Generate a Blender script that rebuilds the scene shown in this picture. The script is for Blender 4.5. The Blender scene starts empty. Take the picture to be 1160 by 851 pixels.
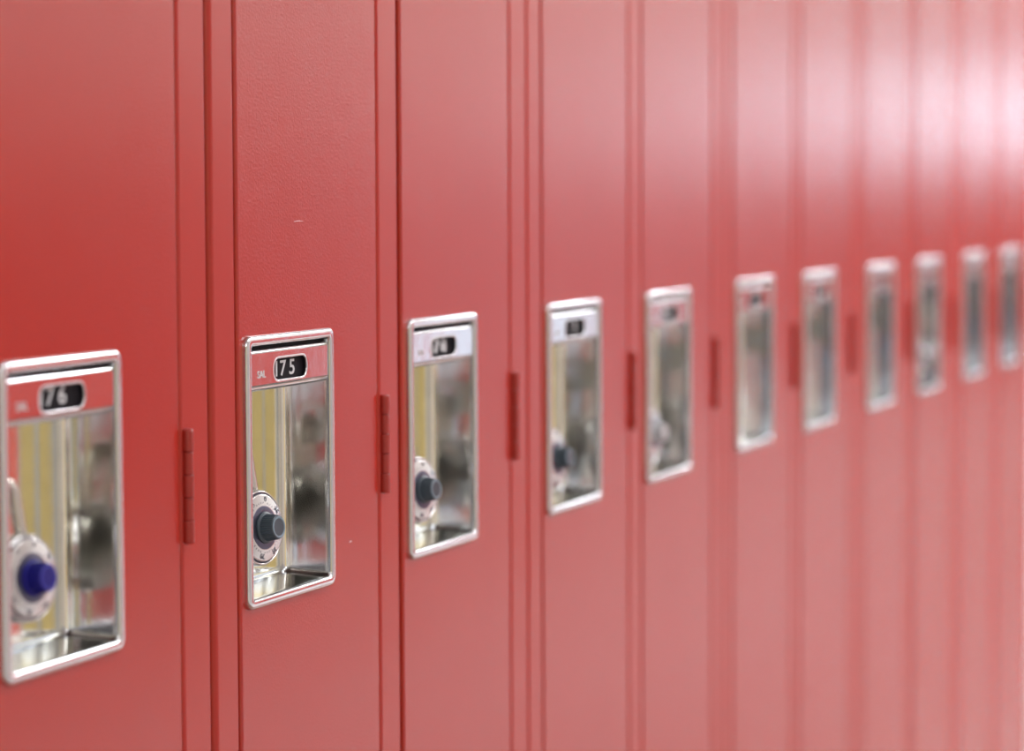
import bpy, bmesh, math
from mathutils import Vector, Matrix

# ------------------------------------------------------------------ scale and camera numbers
S = 0.17                      # height of a handle plate in metres (the unit of the survey below)
Z0 = 1.02                     # height of the lower edge of the handle plates above the floor
MM = 0.001
F_PX, YAW, PITCH, ROLL = 3200.0, 0.36145, 0.065562, -0.0041269
CAM = Vector((-9.18427 * S, -4.51365 * S, 1.52442 * S + Z0))
scene = bpy.context.scene
COL = scene.collection


def cam_axes():
    F = Vector((math.cos(YAW), math.sin(YAW), 0)); R = Vector((math.sin(YAW), -math.cos(YAW), 0)); U = Vector((0, 0, 1))
    F2 = F * math.cos(PITCH) - U * math.sin(PITCH)
    U2 = U * math.cos(PITCH) + F * math.sin(PITCH)
    R3 = R * math.cos(ROLL) + U2 * math.sin(ROLL)
    U3 = -R * math.sin(ROLL) + U2 * math.cos(ROLL)
    return R3, U3, F2


RX, UX, FX = cam_axes()


def on_plane(u, v, y):
    """point of the plane y=const seen at pixel (u, v) of the 1160x851 frame"""
    d = FX + RX * ((u - 580) / F_PX) + UX * ((425.5 - v) / F_PX)
    t = (y - CAM.y) / d.y
    return CAM + d * t


# ------------------------------------------------------------------ materials
def mat(name, col, rough=0.4, metal=0.0, bump=None, spec=0.5, coat=0.0, mottling=None):
    m = bpy.data.materials.new(name); m.use_nodes = True
    nt = m.node_tree; b = nt.nodes['Principled BSDF']
    b.inputs['Base Color'].default_value = (*col, 1); b.inputs['Roughness'].default_value = rough
    b.inputs['Metallic'].default_value = metal; b.inputs['Specular IOR Level'].default_value = spec
    b.inputs['Coat Weight'].default_value = coat
    b.inputs['Coat Roughness'].default_value = 0.12
    tc = nt.nodes.new('ShaderNodeTexCoord')
    if bump:
        prev = None
        for sc, st, dist in bump:
            n = nt.nodes.new('ShaderNodeTexNoise'); n.inputs['Scale'].default_value = sc; n.inputs['Detail'].default_value = 3
            nt.links.new(tc.outputs['Object'], n.inputs['Vector'])
            bp = nt.nodes.new('ShaderNodeBump'); bp.inputs['Strength'].default_value = st; bp.inputs['Distance'].default_value = dist
            nt.links.new(n.outputs['Fac'], bp.inputs['Height'])
            if prev: nt.links.new(prev.outputs['Normal'], bp.inputs['Normal'])
            prev = bp
        nt.links.new(prev.outputs['Normal'], b.inputs['Normal'])
        if coat: nt.links.new(prev.outputs['Normal'], b.inputs['Coat Normal'])
    if mottling:
        sc, col2, lo, hi = mottling
        n = nt.nodes.new('ShaderNodeTexNoise'); n.inputs['Scale'].default_value = sc; n.inputs['Detail'].default_value = 4
        nt.links.new(tc.outputs['Object'], n.inputs['Vector'])
        r = nt.nodes.new('ShaderNodeMapRange'); r.inputs['From Min'].default_value = lo; r.inputs['From Max'].default_value = hi
        nt.links.new(n.outputs['Fac'], r.inputs['Value'])
        mx = nt.nodes.new('ShaderNodeMix'); mx.data_type = 'RGBA'
        mx.inputs[6].default_value = (*col, 1); mx.inputs[7].default_value = (*col2, 1)
        nt.links.new(r.outputs['Result'], mx.inputs[0]); nt.links.new(mx.outputs[2], b.inputs['Base Color'])
    return m


M_RED = mat('red_enamel', (0.47, 0.023, 0.012), 0.19, spec=0.62, bump=[(560, 0.50, 0.0004), (14, 0.25, 0.0015)],
            mottling=(5, (0.445, 0.021, 0.010), 0.3, 0.7))
M_REDF = mat('red_enamel_frame', (0.47, 0.026, 0.014), 0.25, bump=[(500, 0.08, 0.0003)])
M_STEEL = mat('polished_steel', (0.66, 0.67, 0.69), 0.13, 1.0, bump=[(60, 0.12, 0.001), (900, 0.05, 0.0003)])
M_CUP = mat('drawn_steel', (0.62, 0.64, 0.67), 0.10, 1.0, bump=[(35, 0.14, 0.0012)])
M_WARM_TINT = mat('steel_warm_reflection', (0.86, 0.84, 0.76), 0.12, 1.0, bump=[(40, 0.10, 0.001)], mottling=(60, (0.78, 0.76, 0.68), 0.4, 0.75))  # steel tinted yellowish, putting a warm reflection into its colour
M_BLACK = mat('black_tag_and_gap_shade', (0.010, 0.008, 0.011), 0.7, spec=0.12)  # black of the number card and of the painted gap shade
M_DIGIT = mat('worn_white_digits', (0.62, 0.62, 0.64), 0.5)
M_MARK = mat('stamped_mark', (0.75, 0.74, 0.75), 0.5, 0.3)
M_LOCK = mat('padlock_steel', (0.62, 0.61, 0.60), 0.2, 1.0, bump=[(300, 0.1, 0.0003)])
M_DIAL = mat('brushed_dial', (0.64, 0.62, 0.61), 0.24, 0.95)
M_DIALDARK = mat('dark_dial_centre', (0.12, 0.12, 0.17), 0.35, 0.9)
M_NUM = mat('dial_numerals', (0.03, 0.03, 0.06), 0.5)
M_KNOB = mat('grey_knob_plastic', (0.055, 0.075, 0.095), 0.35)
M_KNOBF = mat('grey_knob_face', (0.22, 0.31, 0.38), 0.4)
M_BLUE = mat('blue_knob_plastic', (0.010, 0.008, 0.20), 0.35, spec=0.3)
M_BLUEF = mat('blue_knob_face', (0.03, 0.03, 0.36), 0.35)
M_PALE = mat('pale_knob', (0.55, 0.55, 0.57), 0.3)
M_SHACKLE = mat('shackle_steel', (0.62, 0.60, 0.55), 0.2, 1.0)
M_WALL = mat('cream_wall_paint', (0.72, 0.71, 0.69), 0.6)
M_WHITE = mat('white_ceiling', (0.75, 0.75, 0.73), 0.8)
M_FLOOR = mat('polished_vinyl_floor', (0.78, 0.79, 0.80), 0.15, bump=[(3, 0.05, 0.01)], mottling=(40, (0.70, 0.71, 0.72), 0.35, 0.7))
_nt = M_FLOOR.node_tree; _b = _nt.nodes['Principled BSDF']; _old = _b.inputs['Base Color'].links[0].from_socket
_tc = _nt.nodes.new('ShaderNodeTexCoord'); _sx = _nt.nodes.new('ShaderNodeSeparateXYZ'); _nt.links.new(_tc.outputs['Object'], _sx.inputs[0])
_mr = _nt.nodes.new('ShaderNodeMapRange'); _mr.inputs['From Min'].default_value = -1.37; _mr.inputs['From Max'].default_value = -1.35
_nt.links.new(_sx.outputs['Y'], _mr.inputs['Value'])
_mx = _nt.nodes.new('ShaderNodeMix'); _mx.data_type = 'RGBA'; _mx.inputs[7].default_value = (0.30, 0.16, 0.12, 1)  # brown lane added to the unseen floor to darken the doors' lower reflection
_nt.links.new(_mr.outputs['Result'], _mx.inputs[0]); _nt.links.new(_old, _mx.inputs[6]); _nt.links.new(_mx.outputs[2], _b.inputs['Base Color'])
M_TRIM = mat('white_frame_paint', (0.7, 0.7, 0.68), 0.4)
M_SCRATCH = mat('bare_scratch', (0.75, 0.45, 0.42), 0.5)
M_HINGE = mat('darker_red_hinge', (0.36, 0.023, 0.014), 0.35, bump=[(500, 0.1, 0.0003)])  # hinge red, darker than the door red
M_DARK_PANEL = mat('dark_panel_colour', (0.015, 0.018, 0.032), 0.4)  # for the added dark panels that the steel reflects
M_YELLOW_PANEL = mat('yellow_panel_colour', (0.92, 0.72, 0.30), 0.35, mottling=(6, (0.84, 0.64, 0.25), 0.3, 0.7))  # for the added yellow panel behind the gold reflections
M_DARK = mat('inside_red_with_shade', (0.10, 0.012, 0.010), 0.5)  # red darkened so the shade in the door gaps is in the colour


# ------------------------------------------------------------------ mesh helpers
def link(name, bm, m, parent=None, smooth=False, mats=None):
    me = bpy.data.meshes.new(name)
    bmesh.ops.recalc_face_normals(bm, faces=bm.faces[:])
    bm.to_mesh(me); bm.free()
    for mm in (mats or [m]): me.materials.append(mm)
    if smooth:
        for p in me.polygons: p.use_smooth = True
    o = bpy.data.objects.new(name, me); COL.objects.link(o)
    if parent is not None: o.parent = parent
    return o


def box(bm, x0, x1, y0, y1, z0, z1):
    v = [bm.verts.new((x, y, z)) for x in (x0, x1) for y in (y0, y1) for z in (z0, z1)]
    for f in ((0, 1, 3, 2), (4, 6, 7, 5), (0, 4, 5, 1), (2, 3, 7, 6), (0, 2, 6, 4), (1, 5, 7, 3)):
        bm.faces.new([v[i] for i in f])


def bridge(bm, a, b):
    n = len(a)
    for i in range(n):
        bm.faces.new((a[i], a[(i + 1) % n], b[(i + 1) % n], b[i]))


def rect_ring(bm, x0, x1, z0, z1, y):
    return [bm.verts.new(p) for p in ((x0, y, z0), (x1, y, z0), (x1, y, z1), (x0, y, z1))]


def slab(bm, x0, x1, z0, z1, yb, rl=0.002, rr=0.002, n=5):
    """upright board, its front face at y=0 with rounded long edges of radius rl (left) and rr (right)"""
    prof = [(x0, yb)]
    for i in range(n + 1):
        a = math.pi / 2 * i / n
        prof.append((x0 + rl * (1 - math.sin(a)) if False else x0 + rl - rl * math.cos(a), rl - rl * math.sin(a)))
    for i in range(n + 1):
        a = math.pi / 2 * (1 - i / n)
        prof.append((x1 - rr + rr * math.cos(a), rr - rr * math.sin(a)))
    prof.append((x1, yb))
    lo = [bm.verts.new((x, y, z0)) for x, y in prof]; hi = [bm.verts.new((x, y, z1)) for x, y in prof]
    bridge(bm, lo, hi); bm.faces.new(lo); bm.faces.new(hi)


def rr_ring(bm, x0, x1, z0, z1, y, r, n=7):
    r = max(r, 0.0003); out = []
    for cx, cz, a0 in ((x1 - r, z1 - r, 0), (x0 + r, z1 - r, 90), (x0 + r, z0 + r, 180), (x1 - r, z0 + r, 270)):
        for i in range(n + 1):
            a = math.radians(a0 + 90 * i / n)
            out.append(bm.verts.new((cx + r * math.cos(a), y, cz + r * math.sin(a))))
    return out


def loft(bm, rings, W, H, R, rmin, cap=False):
    prev = None
    for ins, y, *rm in rings:
        i = ins * MM
        rg = rr_ring(bm, i, W - i, i, H - i, y * MM, max(R - i, (rm[0] * MM if rm else rmin)))
        if prev: bridge(bm, prev, rg)
        prev = rg
    if cap: bm.faces.new(prev)
    return prev


def lathe(bm, prof, seg=48, axis='y', cap0=True, cap1=True, ridges=None, centre=(0, 0, 0), mi=0):
    """prof = [(radius, along)]; rotated about the y or z axis"""
    cx, cy, cz = centre; prev = None; first = None
    for k, (r, h) in enumerate(prof):
        ring = []
        for i in range(seg):
            a = 2 * math.pi * i / seg
            rr = r * (1 - (0.05 if ridges and ridges[0] <= k <= ridges[1] and i % 2 else 0))
            c, s = rr * math.cos(a), rr * math.sin(a)
            ring.append(bm.verts.new((cx + c, cy + h, cz + s) if axis == 'y' else (cx + c, cy + s, cz + h)))
        if prev: bridge(bm, prev, ring)
        else: first = ring
        prev = ring
    if cap0: bm.faces.new(first)
    if cap1: bm.faces.new(prev)


def text_mesh(s, size, depth, xs=1.0, bold=0.0):
    """mesh of a text in the x-z plane facing -y, centred at the origin, cap height = size"""
    cu = bpy.data.curves.new('txt', 'FONT'); cu.body = s; cu.size = 1.0; cu.extrude = 0.02; cu.offset = bold
    cu.align_x = 'CENTER'; cu.resolution_u = 3
    o = bpy.data.objects.new('txt', cu); COL.objects.link(o)
    dg = bpy.context.evaluated_depsgraph_get(); dg.update()
    me = bpy.data.meshes.new_from_object(o.evaluated_get(dg))
    bpy.data.objects.remove(o); bpy.data.curves.remove(cu)
    ys = [v.co.y for v in me.vertices]; y0, y1 = min(ys), max(ys)
    xsv = [v.co.x for v in me.vertices]; xm = (min(xsv) + max(xsv)) / 2
    k = size / (y1 - y0)
    for v in me.vertices:
        x, y, z = v.co
        v.co = ((x - xm) * k * xs, -(z / 0.02) * depth, (y - (y0 + y1) / 2) * k)
    return me


def merge_text(bm, s, size, depth, at, xs=1.0, bold=0.0, rot=0.0):
    me = text_mesh(s, size, depth, xs, bold)
    me.transform(Matrix.Translation(at) @ Matrix.Rotation(rot, 4, 'Y'))
    bm.from_mesh(me); bpy.data.meshes.remove(me)


def empty(name, loc):
    o = bpy.data.objects.new(name, None); o.location = loc; o.empty_display_size = 0.05; COL.objects.link(o); return o


def tag(o, label, cat, group=None):
    o['label'] = label; o['category'] = cat
    if group: o['group'] = group
    return o


def structure(name, bm, m):
    o = link(name, bm, m); o['kind'] = 'structure'; return o


# ------------------------------------------------------------------ the lockers
PW, PH = 0.763 * S, S                    # handle plate
ZB, ZT = 0.06, 1.90                      # locker body
DB, DT = 0.12, 1.85                      # door
# survey: left edge of every handle plate (units of S, along the row) and small differences in height
PLATE_X = [-1.698, 0.0015, 1.5234, 3.1982, 4.7010, 6.372, 7.875, 9.550, 11.080, 12.750, 14.276]
PLATE_Z = [0.006, -0.0005, -0.0041, -0.004, -0.0017, 0.012, 0.012, 0.0123, 0.0138, 0.018, 0.022]
NUMBERS = ['176', '175', '174', '173', '172', '171', '170', '169', '168', '167', '166']

bezel_rings = [(0, 1.0), (0, -1.6), (0.35, -2.6), (1.1, -3.4), (2.2, -3.75), (4.4, -3.85), (5.4, -3.6), (6.1, -2.9), (6.5, -1.9), (6.7, -0.6), (6.8, 1.5)]
cup_rings = [(6.8, 1.5, 3), (6.9, 4, 3), (7.2, 9, 3), (7.5, 15, 3), (7.9, 20, 3), (8.2, 25, 3), (8.5, 28, 3), (9.0, 29.6, 3), (10.1, 30.7, 3), (11.8, 31, 3)]


def make_bezel(p):
    bm = bmesh.new(); loft(bm, bezel_rings, PW, PH, 0.0065, 0.0028); return link('handle_bezel', bm, M_STEEL, p, True)


def make_cup(p):
    bm = bmesh.new(); loft(bm, cup_rings, PW, PH, 0.0065, 0.003)
    o = link('recess_cup', bm, M_CUP, p, True, mats=[M_CUP, M_WARM_TINT])
    for f in o.data.polygons:
        if f.center.y > 0.0262 and 0.016 < f.center.z < PH - 0.0 and abs(f.normal.z) < 0.5: f.material_index = 1  # corner fillet takes the warm reflection tint too
    return o


def make_back(p):
    bm = bmesh.new()
    # pressed back panel of the recess: shallow upright ribs
    x0, x1 = 0.0118, PW - 0.0118; z0, z1 = 0.0118, PH - 0.0118
    n = 60; lo = []; hi = []
    for i in range(n + 1):
        t = i / n; x = x0 + (x1 - x0) * t
        d = 0.0
        for c, w, h in ((0.62, 0.07, 0.22), (0.80, 0.05, 0.28), (0.985, 0.02, 0.6)):
            d += h * MM * math.exp(-((t - c) / w) ** 2)
        lo.append(bm.verts.new((x, 0.031 - d, z0))); hi.append(bm.verts.new((x, 0.031 - d, z1)))
    for i in range(n): bm.faces.new((lo[i], lo[i + 1], hi[i + 1], hi[i]))
    return link('recess_back_panel', bm, M_WARM_TINT, p, True)


def make_hasp(p):
    bm = bmesh.new()
    # steel eye standing out of the back of the recess: a plate in the y-z plane with a hole for a shackle
    cx, cz = 0.0300, 0.0965; R, r, t = 0.0085, 0.0043, 0.0012; n = 24
    sides = []
    for x in (cx - t, cx + t):
        o_, i_ = [], []
        for k in range(n):
            a = 2 * math.pi * k / n; c, s = math.cos(a), math.sin(a)
            y = 0.0208 + R * c; y = 0.0305 if c > 0.3 else y
            o_.append(bm.verts.new((x, y, cz + R * 1.5 * s))); i_.append(bm.verts.new((x, 0.0208 + r * c, cz + r * 2.1 * s)))
        bridge(bm, o_, i_); sides.append((o_, i_))
    bridge(bm, sides[0][0], sides[1][0]); bridge(bm, sides[0][1], sides[1][1])
    return link('latch_eye', bm, M_SHACKLE, p)


NP_X0, NP_X1 = 0.0074, PW - 0.0074
SLOT = (0.0075 + 0.0335, 0.0075 + 0.0815, 0.1409, 0.1538)     # x0 x1 z0 z1


def make_number_plate(p):
    bm = bmesh.new()
    x0, x1 = NP_X0, NP_X1; zl, zh = 0.1390, 0.1586; yf = -0.0020
    sx0, sx1, sz0, sz1 = SLOT; cx, cz = (sx0 + sx1) / 2, (sz0 + sz1) / 2
    angs = sorted(set([round(2 * math.pi * i / 72, 6) for i in range(72)] +
                      [round(math.atan2(z - cz, x - cx) % (2 * math.pi), 6) for x in (x0, x1) for z in (zl, zh)]))

    def ray_rect(a, X0, X1, Zl, Zh):
        c, s = math.cos(a), math.sin(a); t = 1e9
        if c > 1e-9: t = min(t, (X1 - cx) / c)
        if c < -1e-9: t = min(t, (X0 - cx) / c)
        if s > 1e-9: t = min(t, (Zh - cz) / s)
        if s < -1e-9: t = min(t, (Zl - cz) / s)
        return cx + c * t, cz + s * t

    def ray_slot(a, grow):
        hx, hz, r = (sx1 - sx0) / 2 + grow, (sz1 - sz0) / 2 + grow, 0.0056 + grow
        c, s = abs(math.cos(a)), abs(math.sin(a))
        t = min(hx / c if c > 1e-9 else 1e9, hz / s if s > 1e-9 else 1e9)
        if t * c > hx - r and t * s > hz - r:
            qx, qz = hx - r, hz - r
            b = c * qx + s * qz; t = b + math.sqrt(max(0, b * b - (qx * qx + qz * qz - r * r)))
        return cx + math.cos(a) * t, cz + math.sin(a) * t
    outer = [bm.verts.new((q[0], yf, q[1])) for q in (ray_rect(a, x0, x1, zl, zh) for a in angs)]
    prev = outer
    for grow, y in ((0.0016, yf), (0.0011, yf - 0.0003), (0.0006, yf - 0.00035), (0.0002, yf - 0.0001), (0, yf + 0.0005), (0, yf + 0.0013)):
        rg = [bm.verts.new((q[0], y, q[1])) for q in (ray_slot(a, grow) for a in angs)]
        bridge(bm, prev, rg); prev = rg
    # rolled top and bottom edges
    for prof in ([(yf, zh), (yf + 0.0002, zh + 0.0009), (yf + 0.0009, zh + 0.0018), (yf + 0.0020, zh + 0.0023), (yf + 0.0034, zh + 0.0025), (yf + 0.010, zh + 0.0025)],
                 [(yf, zl), (yf + 0.0003, zl - 0.0013), (yf + 0.0011, zl - 0.0027), (yf + 0.0023, zl - 0.0037), (yf + 0.0038, zl - 0.0042), (yf + 0.012, zl - 0.0042)]):
        pa = None
        for y, z in prof:
            a = (bm.verts.new((x0, y, z)), bm.verts.new((x1, y, z)))
            if pa: bm.faces.new((pa[0], pa[1], a[1], a[0]))
            pa = a
    # side returns
    for x in (x0, x1):
        v = [bm.verts.new((x, y, z)) for y, z in ((yf, zl), (yf, zh), (yf + 0.005, zh + 0.002), (yf + 0.005, zl - 0.004))]
        bm.faces.new(v)
    bmesh.ops.remove_doubles(bm, verts=bm.verts[:], dist=1e-6)
    o = link('number_plate', bm, M_STEEL, p)
    for poly in o.data.polygons: poly.use_smooth = abs(poly.normal.x) < 0.9 and abs(poly.normal.y) < 0.999
    return o


def make_gap_shade(p):
    bm = bmesh.new(); box(bm, NP_X0 + 0.0006, NP_X1 - 0.0006, 0.0016, 0.0095, 0.1360, 0.1630)  # black block fills the gap over the number plate in place of shade
    return link('gap_shade_block', bm, M_BLACK, p)


def make_tag(p):
    bm = bmesh.new(); box(bm, SLOT[0] - 0.004, SLOT[1] + 0.014, 0.0006, 0.0014, SLOT[2] - 0.0012, SLOT[3] + 0.0012)
    return link('number_card', bm, M_BLACK, p)


def make_digits(p, s, dz=0.0, dx=0.0):
    bm = bmesh.new()
    for i, ch in enumerate(s):
        merge_text(bm, ch, 0.0098, 0.00012, (0.0075 + 0.0385 + i * 0.0131 + (0.0034 if i == 0 else 0) + dx, 0.00055, 0.1474 + dz), xs=1.38 if ch != '1' else 1.2, bold=0.012)
    return link('number', bm, M_DIGIT, p)


def make_mark(p):
    bm = bmesh.new()
    merge_text(bm, 'SAL', 0.0045, 0.0002, (0.0225, -0.0021, 0.1455), xs=1.15)
    return link('stamped_letters', bm, M_MARK, p)


def make_hinge(p):
    bm = bmesh.new(); L = 0.40 * S; k = L / 5; prof = [(0.0020, 0.0), (0.0033, 0.0004), (0.0037, 0.0012), (0.0037, 0.0018)]
    for i in range(1, 5):
        z = k * i; ra, rb = (0.0037, 0.0034) if i % 2 else (0.0034, 0.0037); g = 0.00016 if i % 2 else 0.00028
        prof += [(ra, z - 0.0010), (ra, z - 2 * g),  (ra - 0.0008, z - g), (ra - 0.0008, z + g), (rb, z + 2 * g), (rb, z + 0.0010)]
    prof += [(0.0037, L - 0.0018), (0.0037, L - 0.0012), (0.0033, L - 0.0004), (0.0020, L)]
    lathe(bm, prof, 32, 'z')
    # leaves folded into the gap between door and stile
    for i in range(5):
        s = -1 if i % 2 == 0 else 1
        xa, xb = (-0.0004, 0.0012) if i % 2 == 0 else (-0.0018, -0.0002)
        box(bm, xa, xb, 0.0004, 0.012, k * i + 0.0006, k * (i + 1) - 0.0006)
    o = link('hinge', bm, M_HINGE, p)
    for poly in o.data.polygons: poly.use_smooth = abs(poly.normal.z) < 0.3 and len(poly.vertices) == 4
    return o


def make_door(p, xl, xr):
    bm = bmesh.new()
    z0, z1 = DB - Z0, DT - Z0
    hx0, hx1, hz0, hz1 = 0.005, PW - 0.005, 0.005, PH - 0.005
    r = 0.0022; n = 5
    back_o = rect_ring(bm, xl, xr, z0, z1, 0.018); prev = back_o
    for i in range(n + 1):
        a = math.pi / 2 * i / n; d = r - r * math.cos(a); y = r - r * math.sin(a)
        rg = rect_ring(bm, xl + d, xr - d, z0 + d, z1 - d, y); bridge(bm, prev, rg); prev = rg
    hole = rect_ring(bm, hx0, hx1, hz0, hz1, 0.0); bridge(bm, prev, hole)
    hb = rect_ring(bm, hx0, hx1, hz0, hz1, 0.018); bridge(bm, hole, hb); bridge(bm, hb, back_o)
    return link('door', bm, M_RED, p)


def make_frame(p, stiles, xa, xb):
    """painted front frame: upright stiles and the rails over and under the door"""
    bm = bmesh.new()
    for x0, x1, rl, rr in stiles: slab(bm, x0, x1, ZB - Z0, ZT - Z0, 0.020, rl, rr)
    for z0, z1 in ((ZB - Z0, DB - Z0 - 0.003), (DT - Z0 + 0.003, ZT - Z0)):
        box(bm, xa, xb, 0.0030, 0.020, z0, z1)
    return link('front_frame', bm, M_REDF, p)


def make_body(p, x0, x1):
    bm = bmesh.new(); t = 0.0010; a, b = ZB - Z0, ZT - Z0; D = 0.36
    box(bm, x0, x0 + t, 0.021, D, a, b); box(bm, x1 - t, x1, 0.021, D, a, b)
    box(bm, x0, x1, D, D + t, a, b); box(bm, x0, x1, 0.021, D, a, a + t); box(bm, x0, x1, 0.021, D, b - t, b)
    # door stop strips closing the gap behind the door edges
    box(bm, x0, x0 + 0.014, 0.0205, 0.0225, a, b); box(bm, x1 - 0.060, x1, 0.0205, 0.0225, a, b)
    return link('cabinet_body', bm, M_DARK, p)


LABELS = [
    'red metal locker at the left picture edge, padlock with a blue knob in its handle',
    'red metal locker numbered 175 in sharp focus, right of the blue-knobbed one',
    'third red metal locker from the left, next to the sharply focused 175, slightly blurred',
    'fourth red metal locker from the left, wide double strip before its door',
    'fifth red metal locker from the left, blurred, pale padlock low in its handle recess',
    'sixth red metal locker from the left, blurred, its handle recess empty',
    'seventh red metal locker from the left, very blurred, empty handle recess',
    'eighth red metal locker from the left, very blurred, under the white glare',
    'ninth red metal locker from the left, very blurred, pale padlock blob in its handle',
    'tenth red metal locker from the left, next to last before the right picture edge',
    'last red metal locker at the right picture edge, its door cut off by it',
]
GROUP = 'row of red metal school lockers'


def u(v): return v * S


proto = {}
lockers = []
for i, px in enumerate(PLATE_X):
    odd = i % 2 == 1
    loc = (px * S, 0, Z0)
    root = empty('school_locker', loc)
    tag(root, LABELS[i], 'locker', GROUP)
    key = odd
    dz = PLATE_Z[i] * S
    if key not in proto:
        kids = []
        if odd:
            kids.append(make_frame(root, [(u(-0.240), u(-0.054), 0.0042, 0.0022), (u(1.236), u(1.440), 0.0032, 0.0022)], u(-0.240), u(1.440)))
            kids.append(make_body(root, u(-0.240), u(1.442)))
            kids.append(make_door(root, u(-0.034), u(1.226)))
        else:
            kids.append(make_frame(root, [(u(1.212), u(1.424), 0.0032, 0.0022)], u(-0.05), u(1.424)))
            kids.append(make_body(root, u(-0.052), u(1.426)))
            kids.append(make_door(root, u(-0.044), u(1.202)))
        dr = kids[2]
        subs = [make_bezel(dr), make_cup(dr), make_back(dr), make_hasp(dr), make_number_plate(dr), make_gap_shade(dr), make_tag(dr), make_mark(dr)]
        h = make_hinge(root)
        proto[key] = (kids, subs, h)
        frame_, body_, door_, hinge_ = kids[0], kids[1], kids[2], h
        dsubs = subs
    else:
        kids, subs, h = proto[key]
        frame_, body_, door_, hinge_ = [o.copy() for o in (kids[0], kids[1], kids[2], h)]
        for o in (frame_, body_, door_, hinge_): COL.objects.link(o); o.parent = root
        dsubs = []
        for o in subs:
            c = o.copy(); COL.objects.link(c); c.parent = door_; dsubs.append(c)
    hinge_.location = (u(1.271 if odd else 1.245), -0.0014, 0.303 * S)
    dsubs.append(make_digits(door_, NUMBERS[i], dz={0: 0.0010}.get(i, 0.0), dx={0: -0.003, 1: 0.0}.get(i, 0.0)))
    door_.location = (0, 0, dz)
    lockers.append((root, door_, loc, dz))

# two small scratches in the paint of locker 175
for (su, sv, L, Hh, nm) in ((397, 614.5, 0.004, 0.0005, 'scratch'), (338, 251, 0.014, 0.00025, 'scratch')):
    q = on_plane(su, sv, 0.0); root, door_, loc, dz = lockers[1]
    bm = bmesh.new(); x, z = q.x - loc[0], q.z - loc[2] - dz
    n = 6; lo = []; hi = []
    for k in range(n + 1):
        t = k / n; w = Hh * math.sin(math.pi * (0.08 + 0.84 * t)); zz = z + Hh * 1.4 * math.sin(3 * t)
        lo.append(bm.verts.new((x + L * (t - .5), -0.00006, zz - w))); hi.append(bm.verts.new((x + L * (t - .5), -0.00006, zz + w)))
    for k in range(n): bm.faces.new((lo[k], lo[k + 1], hi[k + 1], hi[k]))
    link(nm, bm, M_SCRATCH, door_)


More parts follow.
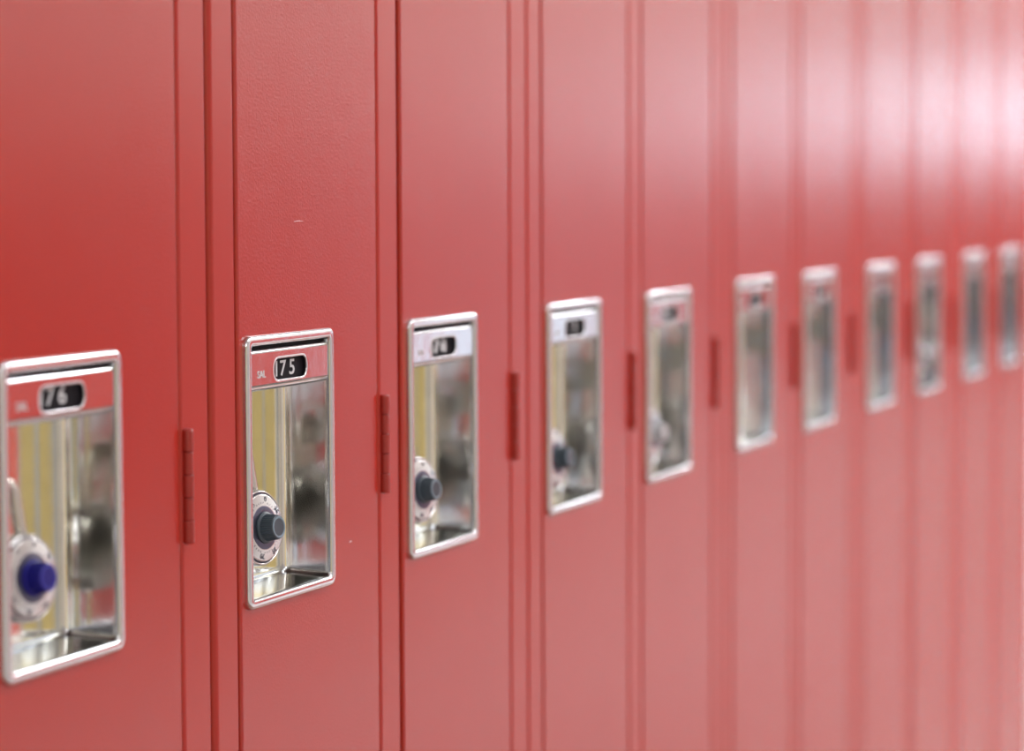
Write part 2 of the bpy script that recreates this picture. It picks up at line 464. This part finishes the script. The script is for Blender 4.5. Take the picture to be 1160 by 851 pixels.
# ------------------------------------------------------------------ padlocks
def make_padlock(label, mk, mkf, detailed=True):
    r = empty('combination_padlock', (0, 0, 0)); tag(r, label, 'padlock', 'combination padlocks hanging in the locker handles')
    bm = bmesh.new()   # body: front face at y = 0, thickness backwards
    lathe(bm, [(0.010, 0.0186), (0.021, 0.0180), (0.0232, 0.0165), (0.0240, 0.0140), (0.0242, 0.009), (0.0242, 0.0035), (0.0238, 0.0012), (0.0231, 0.0), (0.0225, 0.0001), (0.0222, 0.0012), (0.0212, 0.0014)], 64)
    b = link('body', bm, M_LOCK, r, True)
    bm = bmesh.new()   # dark groove ring and dial
    lathe(bm, [(0.0213, 0.0014), (0.0213, -0.0006), (0.0206, -0.0010), (0.0150, -0.0016), (0.0146, -0.0018), (0.0138, -0.0019)], 64)
    d = link('dial', bm, M_DIAL, r, True)
    bm = bmesh.new(); lathe(bm, [(0.0226, 0.0010), (0.0226, 0.00035), (0.0213, 0.00035), (0.0213, 0.0010)], 64); link('dial_groove', bm, M_NUM, r)
    bm = bmesh.new(); lathe(bm, [(0.0139, -0.00185), (0.0135, -0.0020), (0.0105, -0.0023), (0.010, -0.0023)], 48); link('dial_centre', bm, M_DIALDARK, d, True)
    bm = bmesh.new()
    for k in range(8):
        a = math.radians(-k * 45 + 20)
        merge_text(bm, str(k * 5), 0.0034, 0.0001, (0.0182 * math.sin(a), -0.00135, 0.0182 * math.cos(a)), rot=a, bold=0.0)
    for k in range(40):
        a = math.radians(k * 9 + 20); L = 0.0013 if k % 5 else 0.0
        if L:
            c, s = math.cos(a), math.sin(a); w = 0.00016
            ps = [((r_) * s + sg * w * c, -0.00175, (r_) * c - sg * w * s) for r_, sg in ((0.0152, -1), (0.0152, 1), (0.0152 + L, 1), (0.0152 + L, -1))]
            bm.faces.new([bm.verts.new((p[0], p[1] - 0.00003 * (1 - j // 2), p[2])) for j, p in enumerate(ps)])
    link('dial_numerals', bm, M_NUM, d)
    bm = bmesh.new()
    lathe(bm, [(0.0098, -0.0018), (0.0101, -0.0028), (0.0100, -0.0034), (0.0092, -0.0038), (0.0086, -0.0042), (0.0078, -0.0115), (0.0074, -0.0124), (0.0069, -0.0128)], 72, ridges=(4, 5))
    kn = link('knob', bm, mk, r, False)
    bm = bmesh.new(); lathe(bm, [(0.0069, -0.0126), (0.0066, -0.0131), (0.0058, -0.0131), (0.0054, -0.0127), (0.002, -0.0126)], 48)
    link('knob_face', bm, mkf, kn)
    bm = bmesh.new()   # shackle: a bent round bar
    path = [Vector((-0.0095, 0.0095, 0.018)), Vector((-0.0095, 0.0095, 0.026)), Vector((-0.0095, 0.0095, 0.040))]
    path += [Vector((-0.0095 * math.cos(t), 0.0095, 0.043 + 0.0095 * math.sin(t))) for t in [math.pi * k / 14 for k in range(15)]]
    path += [Vector((0.0095, 0.0095, 0.040)), Vector((0.0095, 0.0095, 0.026)), Vector((0.0095, 0.0095, 0.018))]
    prev = None; R = 0.0036; first = None
    for k, q in enumerate(path):
        t = (path[min(k + 1, len(path) - 1)] - path[max(k - 1, 0)]).normalized(); nrm = Vector((0, 1, 0)); bi = t.cross(nrm)
        ring = [bm.verts.new(q + nrm * R * math.cos(2 * math.pi * j / 16) + bi * R * math.sin(2 * math.pi * j / 16)) for j in range(16)]
        if prev: bridge(bm, prev, ring)
        else: first = ring
        prev = ring
    bm.faces.new(first); bm.faces.new(prev)
    link('shackle', bm, M_SHACKLE, r, True)
    return r


def place_padlock(r, px, py, i, turn=8.0, lean=-7.0, tilt=5.0):
    q = on_plane(px, py, 0.0055)
    r.location = q; r.rotation_euler = (math.radians(-tilt), math.radians(lean), math.radians(-turn))


grey = make_padlock('steel combination padlock with dark grey knob and sharp numerals, in handle 175', M_KNOB, M_KNOBF)
place_padlock(grey, 297, 598, 1)


def copy_padlock(src, label):
    r = src.copy(); COL.objects.link(r); r['label'] = label
    for ch in list(src.children):
        c = ch.copy(); COL.objects.link(c); c.parent = r
        for g in ch.children:
            d = g.copy(); COL.objects.link(d); d.parent = c
    return r


blue = make_padlock('steel combination padlock with a bright blue knob, in the leftmost handle', M_BLUE, M_BLUEF)
place_padlock(blue, 34, 655, 0, 8)
g2 = copy_padlock(grey, 'slightly blurred padlock with grey knob in the third handle from left'); place_padlock(g2, 477, 555, 2, 8, -10)
g3 = copy_padlock(grey, 'blurred padlock with dark knob in the fourth handle from left'); place_padlock(g3, 630, 519, 3, 4)
pale = make_padlock('blurred padlock with pale knob in the fifth handle from left', M_PALE, M_PALE)
place_padlock(pale, 739, 490, 4, 6)
p8 = copy_padlock(pale, 'very blurred pale padlock in the ninth handle from left, beneath the white glare'); place_padlock(p8, 1041, 402, 8, 10)

# ------------------------------------------------------------------ the corridor
XA, XB, YR, HC = -10.0, 22.0, -2.60, 2.75
x_start = PLATE_X[0] * S - 0.07 * S; x_end = (PLATE_X[-1] + 1.44) * S
bm = bmesh.new(); box(bm, XA, XB, YR - 0.1, 0.5, -0.1, 0.0); structure('floor', bm, M_FLOOR)
bm = bmesh.new(); box(bm, XA, XB, YR - 0.1, 0.5, HC, HC + 0.1); structure('ceiling', bm, M_WHITE)
bm = bmesh.new()
box(bm, XA, x_start - 0.002, 0.004, 0.5, 0.0, HC); box(bm, x_end + 0.002, XB, 0.004, 0.5, 0.0, HC)
box(bm, x_start - 0.002, x_end + 0.002, 0.004, 0.5, ZT + 0.004, HC); box(bm, x_start - 0.002, x_end + 0.002, 0.38, 0.5, 0.0, ZT + 0.004)
structure('wall_left', bm, M_WALL)
bm = bmesh.new(); box(bm, x_start - 0.002, x_end + 0.002, 0.03, 0.38, 0.0, ZB - 0.001); structure('baseboard_left', bm, M_TRIM)

# the wall opposite the lockers: red band added for its reflection, glazed door and a band of windows further on
OPEN = [(6.3, 8.4, 0.32, 1.55), (11.7, 20.5, 1.48, 1.95), (-8.6, -6.6, 0.12, 1.90)]     # x0 x1 z0 z1; the last is added to brighten the recess reflections


def wall_with_holes(bm, xa, xb, za, zb, y0, y1, holes):
    xs = sorted(set([xa, xb] + [max(xa, min(xb, v)) for h in holes for v in h[:2]]))
    zs = sorted(set([za, zb] + [max(za, min(zb, v)) for h in holes for v in h[2:]]))
    for i in range(len(xs) - 1):
        for j in range(len(zs) - 1):
            cx, cz = (xs[i] + xs[i + 1]) / 2, (zs[j] + zs[j + 1]) / 2
            if any(h[0] < cx < h[1] and h[2] < cz < h[3] for h in holes): continue
            box(bm, xs[i], xs[i + 1], y0, y1, zs[j], zs[j + 1])


bm = bmesh.new(); wall_with_holes(bm, XA, XB, 0, HC, YR - 0.1, YR, OPEN); structure('wall_right', bm, M_WALL)
RED_TOP = 1.50
bm = bmesh.new(); wall_with_holes(bm, 3.0, 9.4, 0.18, RED_TOP, YR, YR + 0.02, OPEN); wall_with_holes(bm, 9.4, 16.5, 0.42, RED_TOP, YR, YR + 0.02, OPEN); structure('red_reflection_band_1', bm, M_REDF)  # unseen red band stands in for lockers opposite, cut to shape reflections
for n, (x0, x1, z0, z1) in enumerate(OPEN, 1):
    bm = bmesh.new(); t = 0.05
    box(bm, x0, x1, YR - 0.06, YR + 0.03, z0, z0 + t); box(bm, x0, x1, YR - 0.06, YR + 0.03, z1 - t, z1)
    k = 5 if n == 2 else 2
    for j in range(k + 1):
        xc = x0 + (x1 - x0 - t) * j / k; box(bm, xc, xc + t, YR - 0.06, YR + 0.03, z0 + t, z1 - t)
    o = structure('window_%d' % n, bm, M_TRIM)
    bm = bmesh.new(); box(bm, x0, x1, YR - 0.075, YR - 0.07, z0, z1)
    g = bpy.data.materials.new('window_glass'); g.use_nodes = True; gb = g.node_tree.nodes['Principled BSDF']
    gb.inputs['Transmission Weight'].default_value = 1; gb.inputs['Roughness'].default_value = 0.02; gb.inputs['IOR'].default_value = 1.1
    pn = link('pane', bm, g, o)
bm = bmesh.new(); box(bm, -6.1, -4.72, YR + 0.001, YR + 0.045, 0.0, 2.08); box(bm, -4.70, -3.3, YR + 0.001, YR + 0.045, 0.0, 2.08); structure('yellow_reflection_panel', bm, M_YELLOW_PANEL)  # unseen yellow panel added to give the recesses a gold reflection
bm = bmesh.new(); box(bm, -9.7, -8.8, YR + 0.001, YR + 0.045, 0.0, 2.08); structure('dark_reflection_panel_3', bm, M_DARK_PANEL)  # unseen dark panel added to darken the recess reflections
bm = bmesh.new(); box(bm, XA + 0.002, XA + 0.05, YR + 0.3, YR + 2.1, 0.0, 2.05); structure('dark_reflection_panel_1', bm, M_DARK_PANEL)  # another added dark panel, reflected in the far recesses
bm = bmesh.new(); box(bm, XB, XB + 0.1, YR - 0.1, 0.5, 0, HC); structure('wall_back', bm, M_WALL)
bm = bmesh.new(); box(bm, XB - 0.05, XB - 0.002, YR + 0.25, -1.17, 0.0, 2.08); box(bm, XB - 0.05, XB - 0.002, -1.15, -0.25, 0.0, 2.08); structure('dark_reflection_panel_4', bm, M_DARK_PANEL)  # dark panels added at the corridor end, only to be reflected
bm = bmesh.new(); box(bm, XA - 0.1, XA, YR - 0.1, 0.5, 0, HC); structure('wall_front', bm, M_WALL)


def area(name, loc, sx, sy, rot, L, col):
    """area lamp given by the radiance L of its face"""
    li = bpy.data.lights.new(name, 'AREA'); li.shape = 'RECTANGLE'; li.size = sx; li.size_y = sy
    li.energy = L * math.pi * sx * sy; li.color = col
    o = bpy.data.objects.new(name, li); o.location = loc; o.rotation_euler = rot; COL.objects.link(o); return o


PI = math.pi
# daylight in the openings of the opposite wall, the last one an added fill (facing +y, into the corridor)
for (x0, x1, z0, z1), L in zip(OPEN, (1.15, 10.0, 0.9)):
    area('daylight', ((x0 + x1) / 2, YR - 0.05, (z0 + z1) / 2), x1 - x0 - .02, z1 - z0 - .02, (PI / 2, 0, 0), L, (0.70, 0.86, 1.0))
# added ceiling fills, unseen, strengths and places set for paint and reflections
for x, L in ((-7.8, 6), (-4.3, 27), (-2.2, 5), (0.6, 11), (3.4, 30), (6.2, 30), (9.0, 25), (11.8, 24), (14.6, 12), (17.4, 12)):
    area('ceiling_fill', (x, -1.35 if x > -4 or x < -5 else -1.95, HC - 0.03), 1.25, 0.55, (0, 0, 0), L, (0.96, 0.98, 1.0))

w = bpy.data.worlds.new('world'); scene.world = w; w.use_nodes = True
w.node_tree.nodes['Background'].inputs['Color'].default_value = (0.75, 0.85, 1.0, 1)
w.node_tree.nodes['Background'].inputs['Strength'].default_value = 0.6

# ------------------------------------------------------------------ camera
cd = bpy.data.cameras.new('camera'); co = bpy.data.objects.new('camera', cd); COL.objects.link(co)
mw = Matrix((RX, UX, -FX)).transposed().to_4x4(); mw.translation = CAM
co.matrix_world = mw
cd.sensor_fit = 'HORIZONTAL'; cd.sensor_width = 36.0; cd.lens = F_PX / 1160 * 36.0
cd.clip_start = 0.05; cd.clip_end = 60
cd.dof.use_dof = True
fp = Vector((0.35 * S, 0, Z0 + 0.5 * S)); cd.dof.focus_distance = (fp - CAM).dot(FX)
cd.dof.aperture_fstop = 4.5
scene.camera = co

scene.view_settings.view_transform = 'Standard'; scene.view_settings.look = 'None'
scene.view_settings.exposure = 0.02; scene.view_settings.gamma = 1.0; scene.view_settings.use_curve_mapping = False
cy = scene.cycles
cy.use_denoising = True
cy.max_bounces = 10; cy.glossy_bounces = 8; cy.diffuse_bounces = 5; cy.sample_clamp_indirect = 6
